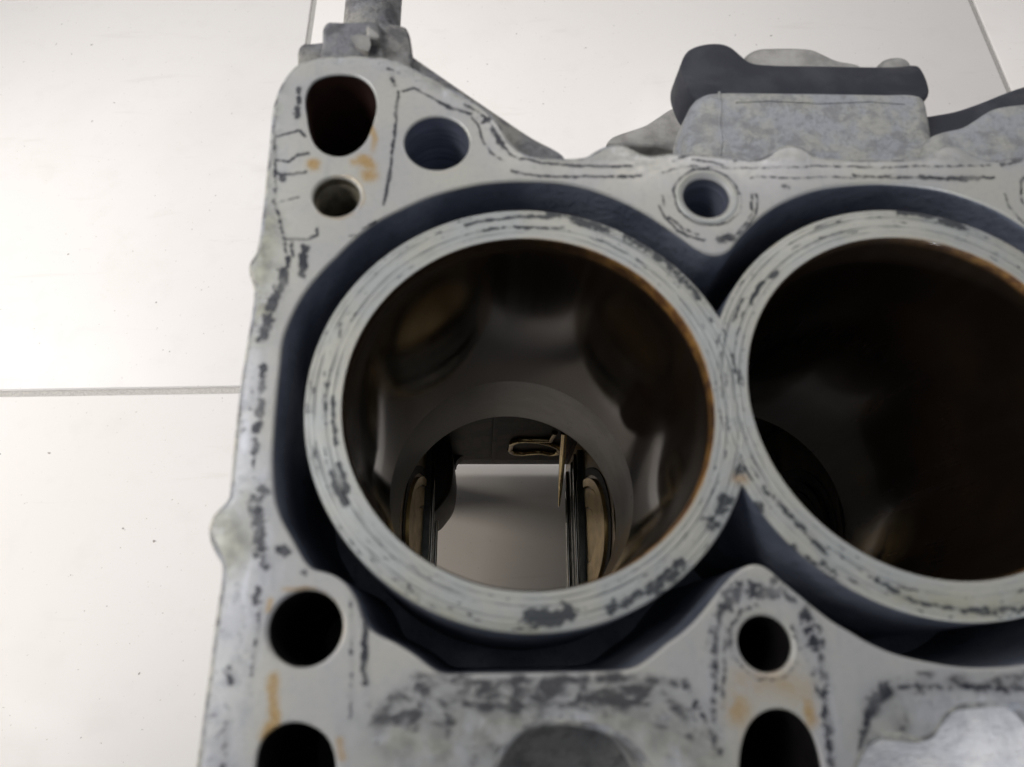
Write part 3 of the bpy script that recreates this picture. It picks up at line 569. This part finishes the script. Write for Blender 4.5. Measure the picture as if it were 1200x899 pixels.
outline = smooth_loop(closed_sym(DATA['outline']), 1.3)
jacket = smooth_loop(closed_sym(DATA['jacket']), 1.0)
holes = {}
for k, (a, b, r) in DATA['holes'].items(): holes[k] = ccw(circle((a, b), r, 56))
for k in ('H1', 'H6', 'H8'): holes[k] = smooth_loop(DATA[k], .9)
allh = []
for k, L in holes.items():
    allh.append((k, L, False))
    if k == 'H8': continue
    allh.append((k, ccw(mir(L)), True))
allh.append(('H8', ccw(mir(holes['H8'])), True))
# lobe holes near the mirror axis would coincide with themselves: keep only those well apart
allh = [q for q in allh if q[1] is not None]

top = MB()
ins_o = rim(top, outline, 1.3, 0, True, 1)
holes_in = []
jin = rim(top, jacket, .7, 0, False, 0); holes_in.append(jin)
for k, L, m in allh:
    holes_in.append(rim(top, L, .9 if k in ('H2', 'H4', 'H5', 'H7') else .6, 0, False, 0))
top.cap(ins_o, holes_in, 0, 0)
DZ = -78
def side(L, z):          # cast draft: the side wall leans outwards a little with depth
    return z3(L, z)
top.strip([side(outline, -1.3), side(offset(outline, .25), -14), side(offset(outline, -.6), DZ)], 1)
top.cap(offset(outline, -.6), [circle(c, RB + 1, 96) for c in (C1, C2, C3)], DZ, 1, up=False)
deck = top.build('deck', [M_DECK, M_CAST], block, label='flat grey machined deck face with black gasket residue and rust stains')

# coolant jacket round the cylinders: outer wall and floor
jk = MB()
jlow = offset(jacket, -2.0)
jk.strip([z3(jacket, -.7), z3(offset(jacket, -.5), -20), z3(jlow, -66)], 0)
def siamese(r, n=140):
    pts = []
    h2 = SP / 2; a = math.acos(min(1, h2 / r)); base = math.atan2(U[1], U[0])
    def A(c, t0, t1):
        for t in np.linspace(t0, t1, n)[:-1]:
            pts.append((c[0] + r * math.cos(t + base), c[1] + r * math.sin(t + base)))
    A(C1, a, 2 * math.pi - a); A(C2, -(math.pi - a), -a); A(C3, -(math.pi - a), math.pi - a); A(C2, a, math.pi - a)
    return ccw(resample(np.array(pts), 1.3))
outer = siamese(RO)
jk.cap(jlow, [siamese(RO + .6)], -66, 0)
jk.build('coolant_jacket', M_JACK, block, label='dark blue open coolant channel around the cylinders')

# cylinder walls (one casting) with ringed top
cw = MB()
oin = rim(cw, outer, .8, -.15, True, 0)
bores = [ccw(circle(c, RB + .45, 160)) for c in (C1, C2, C3)]
cw.cap(oin, [offset(b, .0) for b in bores], -.15, 0)
cw.strip([z3(outer, -.95), z3(offset(outer, .6), -25), z3(offset(outer, 1.2), -68)], 1)
cw.build('cylinder_wall', [M_RING, M_JACK], block, label='pale ring-scored top of the joined cylinder walls')

def bore_part(c):
    b = MB(); n = 180
    prof = [(RB + .45, -.15), (RB + .12, -.55), (RB, -1.3), (RB, -6), (RB, -30), (RB, -60), (RB, -99.5), (RB + .9, -100.6), (RB + .9, -101), (RB + .9, -143), (RB + 1.4, -145)]
    L = [z3(circle((0, 0), r, n), z) for r, z in prof]
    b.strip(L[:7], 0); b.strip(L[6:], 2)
    b.strip([z3(circle((0, 0), RB + 1.4, n), -145), z3(circle((0, 0), RB + 5, n), -145), z3(circle((0, 0), RB + 5, n), -78)], 1)
    return b
bm0 = bore_part(C1)
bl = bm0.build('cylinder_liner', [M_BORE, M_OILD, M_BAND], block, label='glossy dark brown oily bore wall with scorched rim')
bl.location = (C1[0] * MM, C1[1] * MM, 0)
bm0 = bore_part(C2)
M_BORE2 = bore_material(.20, 'dull_brown_bore')
bl2 = bm0.build('cylinder_liner', [M_BORE2, M_OILD, M_BORE2], block, label='dull dark brown bore wall with scorched rim')  # lower band takes the dark bore colour, standing for bay shade
bl2.location = (C2[0] * MM, C2[1] * MM, 0)
for c in (C3,):
    o = bl2.copy(); COL.objects.link(o); o.parent = block; o.location = (c[0] * MM, c[1] * MM, 0)

# drilled and cast holes: wall and bottom
info = {'H1': ('oil_drain_hole', M_HOLER, 64, 'pear-shaped dark hole at the top left corner of the deck'),
        'H2': ('bolt_hole', M_HOLEO, 20, 'small round hole with a rusty rim below the pear-shaped hole'),
        'H3': ('dowel_hole', M_HOLEB, 30, 'round blue-grey hole beside the pear-shaped hole'),
        'H4': ('bolt_hole', M_HOLEB, 24, 'round blue-grey hole ringed by a raised lip between two cylinders'),
        'H5': ('bolt_hole', M_HOLED, 60, 'round black hole at the lower left of the first cylinder'),
        'H6': ('coolant_hole', M_HOLED, 60, 'large dark oval hole at the bottom left'),
        'H7': ('bolt_hole', M_HOLED, 60, 'round black hole in the lobe between two cylinders'),
        'H8': ('coolant_hole', M_HOLED, 60, 'large dark oval hole under the tan stain')}
for k, L, m in allh:
    nm, mt, dp, lb = info[k]
    b = .9 if k in ('H2', 'H4', 'H5', 'H7') else .6
    q = MB(); 
    if k == 'H2':
        q.strip([z3(L, -b), z3(offset(L, -.15), -3)] + [z3(offset(L, -.2 - .45 * (i % 2)), -3 - .55 * i) for i in range(30)] + [z3(offset(L, -.6), -dp)])
    else: q.strip([z3(L, -b), z3(offset(L, -.15), -6), z3(offset(L, -.6), -dp)])
    q.cap(offset(L, -.6), [], -dp)
    q.build(nm, mt, block, label=None if m else lb)
# raised lip round the bolt hole between the cylinders
for cc in ((H4[0], H4[1]), tuple(mir(H4[:2])[0])):
    q = MB(); n = 72
    q.strip([z3(circle(cc, r, n), z) for r, z in ((8.3, .02), (8.0, .28), (7.7, .34), (7.3, .30), (7.0, .04))])
    q.build('hole_lip', M_RING, block)

# ---- things cast or bolted on the far side
PC = DATA['pieces']
def piece(key, name, depth, b, mat, taper=.6, sub=None, label=None, step=1.0):
    d, pts = PC[key]
    return slab(name, smooth_loop(pts, step), -d, depth, b, mat, sub or block, taper, label=label)
piece('housing', 'pump_housing', 16, 5.0, M_CASTL, .8, label='pale rough cast housing on the far side of the block')
cover = piece('cover', 'housing_cover', 14, 1.1, M_COVER, .4, label='dark cover bolted to the pump housing')
piece('bulge', 'cover_bulge', 12, 2.0, M_COVERL, .8, cover, label='dusty grey bulge behind the dark cover')
piece('knob', 'bolt_boss', 12, 2.5, M_COVERL, .4, cover)
piece('bracket', 'bracket', 9, 1.2, M_COVERL, .2, label='flat grey bracket sticking out left of the dark cover')
piece('underplate', 'lower_bracket', 10, 1.0, M_COVER, .2)
piece('arm_low', 'side_flange', 35, 1.5, M_COVER, .4, label='dark curved flange right of the housing')
piece('arm_top', 'side_arm', 30, 2.5, M_CASTL, .8, label='pale cast arm on the dark flange')
piece('rib', 'diagonal_rib', 45, 1.2, M_CASTD, .8, label='straight cast rib running down from the corner boss')
piece('boss_a', 'corner_boss', 45, 1.6, M_CASTD, .5, label='square cast boss at the top left corner')
piece('boss_b', 'corner_step', 42, 1.4, M_CASTD, .5)
piece('boss_c', 'corner_ear', 40, 1.4, M_CASTD, .5)
piece('disc', 'round_plug', 6, .8, M_COVERL, .1, label='flat round plug on the corner boss')
hs = DATA['seams']
for pts in hs:
    q = MB(); tube(q, [(a, b, -20.1 if pts is hs[0] or True else 0) for a, b in pts], .45, 8)
    q.build('parting_line', M_CASTL, block)
q = MB(); tube(q, [(-41.0, 188, -42), (-41.0, 200, -42), (-41.2, 214, -42), (-41.6, 290, -42)], 9.9, 40)
q.build('pipe_stub', M_CASTD, block, label='grey cast pipe running off the top edge of the picture')

# ---- crankcase under the cylinders
YN, YF, ZL = 2.0, 115.0, -252.0
xl, xr = C1[0] - 70, C3[0] + 70
ck = MB()
def wall_panel(mb, x0, x1, y0, y1, z0, z1, m=0): box(mb, x0, x1, y0, y1, z0, z1, m=m)
for xe, w in ((xl, -4), (xr, 4)):
    q = MB()
    box(q, min(xe, xe + w), max(xe, xe + w), YN - 6, 133, floor_z(xe, 60) + 22, DZ - 4)
    q.build('end_light_skirt', M_CAST, block)  # unseen end plates, added and carried low to cut light under the block
q = MB()
zl, zr = floor_z(xl, 130) + 10, floor_z(xr, 130) + 10
q.add([(xl, 127.5, zl), (xr, 127.5, zr), (xl, 133, zl), (xr, 133, zr), (xl, 127.5, DZ - 6), (xr, 127.5, DZ - 6), (xl, 133, DZ - 6), (xr, 133, DZ - 6)],
      [(0, 2, 3, 1), (4, 5, 7, 6), (0, 1, 5, 4), (2, 6, 7, 3), (0, 4, 6, 2), (1, 3, 7, 5)])
q.n = 0
box(q, xl, xr, YF + 7.2, 127.3, -251, -245)
q.build('hidden_light_skirt', M_OILD, block)  # added behind the far lip, out of view, to block light from under it
for nm, y0, y1 in (('crankcase_far_wall', YF, YF + 7), ('crankcase_near_wall', YN - 7, YN)):
    q = MB(); box(q, xl, xr, y0, y1, ZL, DZ - .5)
    tube(q, [(xl, (y0 + y1) / 2, ZL), (xr, (y0 + y1) / 2, ZL)], 3.5, 16)
    o = q.build(nm, [M_OILD], block)
HWT, HWB = 43.8, 37.4
def hwx(z):               # half width of a bay at height z
    t = min(1, max(0, (-z - 146) / 52)); t = t * t * (3 - 2 * t) * .35 + t * .65
    return HWT + (HWB - HWT) * t
cy = 61.5
XS = [C1[0], C2[0], C3[0]]
def bulkhead(cl, cr, nm='bulkhead'):
    q = MB(); zs = [-146, -152, -160, -168, -176, -184, -192, -200, -215, -235, -258, -262]
    ysn = np.linspace(YN, YF, 30)
    for sgn, c in ((1, cl), (-1, cr)):
        if c is None: continue
        rows = []
        for z in zs:
            rows.append([(c + sgn * (hwx(z)), y, z) for y in (ysn if sgn > 0 else ysn[::-1])])
        q.strip(rows, 0, closed=False)
    a = (cl + HWB) if cl is not None else (cr - HWB - 14)
    b = (cr - HWB) if cr is not None else (cl + HWB + 14)
    q.add([(a, YN, -262), (b, YN, -262), (b, YF, -262), (a, YF, -262)], [(0, 3, 2, 1)])
    # far faces closing the end walls
    if cl is None: q.add([(a, YN, -80), (a, YF, -80), (a, YF, -262), (a, YN, -262)], [(0, 1, 2, 3)])
    if cr is None: q.add([(b, YN, -80), (b, YF, -80), (b, YF, -262), (b, YN, -262)], [(0, 1, 2, 3)])
    at = (cl + HWT) if cl is not None else a; bt = (cr - HWT) if cr is not None else b
    q.add([(at - 0, YN, -146), (bt, YN, -146), (bt, YF, -146), (at, YF, -146)], [(0, 1, 2, 3)])
    return q.build(nm, [M_OIL if (cl is None or cr is None or cl == XS[0]) else M_OIL_SHADE], block)  # bulkhead beyond the second bay painted darker as shade
bulkheads = [bulkhead(None, XS[0]), bulkhead(XS[0], XS[1]), bulkhead(XS[1], XS[2]), bulkhead(XS[2], None)]
# underside plate joining the cylinders to the crankcase
q = MB(); q.cap(np.array([(xl, YN), (xr, YN), (xr, YF), (xl, YF)]), [circle(c, RB + 4.9, 96) for c in (C1, C2, C3)], -144.6, 0, up=False)
q.build('crankcase_roof', M_OILD, block)

def half_ring(mb, c, sgn, r0, r1, zc, lift, m=0, n=36, yc=cy):
    """flat half ring lying on a bulkhead face"""
    L = []
    for r, up in ((r0, 0), (r0, lift), (r1, lift), (r1, 0)):
        row = []
        for k in range(n + 1):
            a = math.pi * k / n
            y = yc + r * math.cos(a); z = zc + r * 1.2 * math.sin(a)
            row.append((c + sgn * (hwx(min(z, -147)) - up), y, z))
        L.append(row)
    mb.strip(L, m, closed=False)
for bi, c in enumerate(XS):
    for sgn, par in ((1, bulkheads[bi + 1]), (-1, bulkheads[bi])):
        ZC = -187
        # amber bearing saddle: half disc in low relief with a dark groove round it
        q = MB(); half_ring(q, c, sgn, 31.0, 27.5, ZC, .5); q.build('saddle_groove', M_OILD, par)
        q = MB(); half_ring(q, c, sgn, 26.0, 22.5, ZC, 1.6); half_ring(q, c, sgn, 21.3, 13, ZC, .9); half_ring(q, c, sgn, 12.2, .2, ZC, .5)
        q.build('bearing_saddle', M_BRASS if bi == 0 else M_OILD, par)  # amber in the first bay only, the others painted dark as shade
        # bearing cap register below it, with bright shell edges
        x0 = c + sgn * (HWB - 2.2); x1 = c + sgn * (HWB + 2)
        q = MB(); box(q, min(x0, x1), max(x0, x1), 26, 104, -252, -192)
        q.build('bearing_cap', M_DSTEEL, par, smooth=False)
        for dz, rr in ((-197, .8), (-212, .5), (-232, .9), (-238, .5)):
            q = MB()
            path = [(c + sgn * (HWB - 2.4 - .8 * math.sin(math.pi * k / 14)), cy + 4 + 38 * math.cos(math.pi * k / 14), dz - 2 + 2 * math.sin(math.pi * k / 14)) for k in range(15)]
            tube(q, path, rr, 10); q.build('bearing_shell', M_STEEL, par)
    # rounded counterweight clearance lobe low on the left of the bay
    lob = smooth_loop([(c - 40, 121), (c - 30, 119), (c - 27, 112), (c - 25.6, 103), (c - 25.3, 96), (c - 26.8, 86), (c - 30.5, 80), (c - 34, 76), (c - 40, 74)], 1.0)
    slab('clearance_lobe', lob, -206, 50, 3.0, M_OILD, bulkheads[bi], .3)
    fil = [(c - 27, 116), (c - 20, 116)] + [(c - 20 - 5.5 * math.sin(k * math.pi / 16), 109.5 + 5.5 * math.cos(k * math.pi / 16)) for k in range(9)] + [(c - 27, 109.5)]
    fil = ccw(np.array(fil)); q = MB(); q.cap(fil, [], -244); q.strip([z3(fil, -244), z3(fil, -254)]); q.cap(fil, [], -254, up=False)
    q.build('corner_web', M_OILD, bulkheads[bi], smooth=False)
    # oily rounded pocket bead on the far wall, and an oil-wet rod hanging over the opening
    q = MB(); px, pz = c + 22, -222
    path = [(px - 14 + 0, pz + 12), (px - 17, pz + 8), (px - 18, pz), (px - 17, pz - 9), (px - 12, pz - 12), (px - 2, pz - 9), (px + 4, pz - 12), (px + 8, pz - 9)]
    pl = smooth_loop(path + [(px + 6, pz + 2), (px - 6, pz + 12)], 1.0)
    pl = np.vstack([pl, pl[:1]])
    tube(q, [(a, YF - 1.0, b) for a, b in pl], 1.7, 12)
    path = [(px - 14, YF - 1, pz + 12), (px - 4, YF - 1, pz + 13), (px + 2, YF - 1.4, pz + 14), (px + 3, YF - 1, pz + 26)]
    tube(q, path, 1.5, 12)
    q.build('cast_bead', M_BEAD, block, label='curved oily bead on the inner crankcase wall')
    q = MB(); tube(q, [(c + 29.5, YF - 1, -196), (c + 30.5, 108, -214), (c + 31, 97, -232), (c + 31, 87, -243)], [1.6, 1.7, 1.3, .5], 14)
    q.build('oil_drip', M_BEAD, block, label='thin oily strand hanging in front of the far wall')
# crankcase shelf details on the far wall: ribs
for c in XS:
    for dx, w in ((-30, 3), (-6, 2.4), (36, 3)):
        q = MB(); box(q, c + dx, c + dx + w, YF - 3, YF + .5, -249, -150); q.build('wall_rib', M_OILD, block)

# ---- valley side: lower casting in the deck notches, lit and shaded greys in its colour
q = MB()
gx = np.linspace(xl + 8, xr - 8, 240); gy = np.linspace(-82, YN - 7.2, 60)
def vz(x, y):
    z = -30 + 3 * math.sin(x * .06 + 1) + (y + 20) * .55
    z += 5 / (1 + math.exp(-(y + 25 - .12 * (x - 110)) * 1.4))
    z += 1.6 * math.tanh((x - 122 + .7 * (y + 30)) / 2.5)
    return z
rows = [[(x, y, vz(x, y)) for x in gx] for y in gy]
q.strip(rows, 0, closed=False)
cen = np.array([np.mean([q.v[i][:2] for i in g], axis=0) for g in q.f])
keep = ~inside(cen, offset(outline, -1.5))
q.f = [g for g, k in zip(q.f, keep) if k]
q.m = [1 if np.mean([q.v[i][0] for i in g]) < 60 or np.mean([q.v[i][0] for i in g]) > 2*C2[0]-60 else 0 for g in q.f]  # middle notch gets the lit grey, outer notches the shaded one
q.build('valley_casting', [M_LIT, M_SHADED], block, label='cast shelf below the notches of the deck, painted in lit and shaded greys')

# ---- feet down to the floor (cast flange lugs at both ends)
for fx, fy in ((xl + 8, 8), (xl + 8, 110), (xr - 8, 8), (xr - 8, 110)):
    q = MB(); zf = floor_z(fx, fy)
    n = 28; ring = lambda r, dz: [(fx + r * math.cos(2*math.pi*k/n), fy + r * math.sin(2*math.pi*k/n), (floor_z(fx + r * math.cos(2*math.pi*k/n), fy + r * math.sin(2*math.pi*k/n)) if dz == 0 else dz)) for k in range(n)]
    q.strip([ring(10, -240), ring(10, 0)]); q.add(ring(10, 0), [tuple(range(n))[::-1]])
    q.build('foot', M_CAST, block)
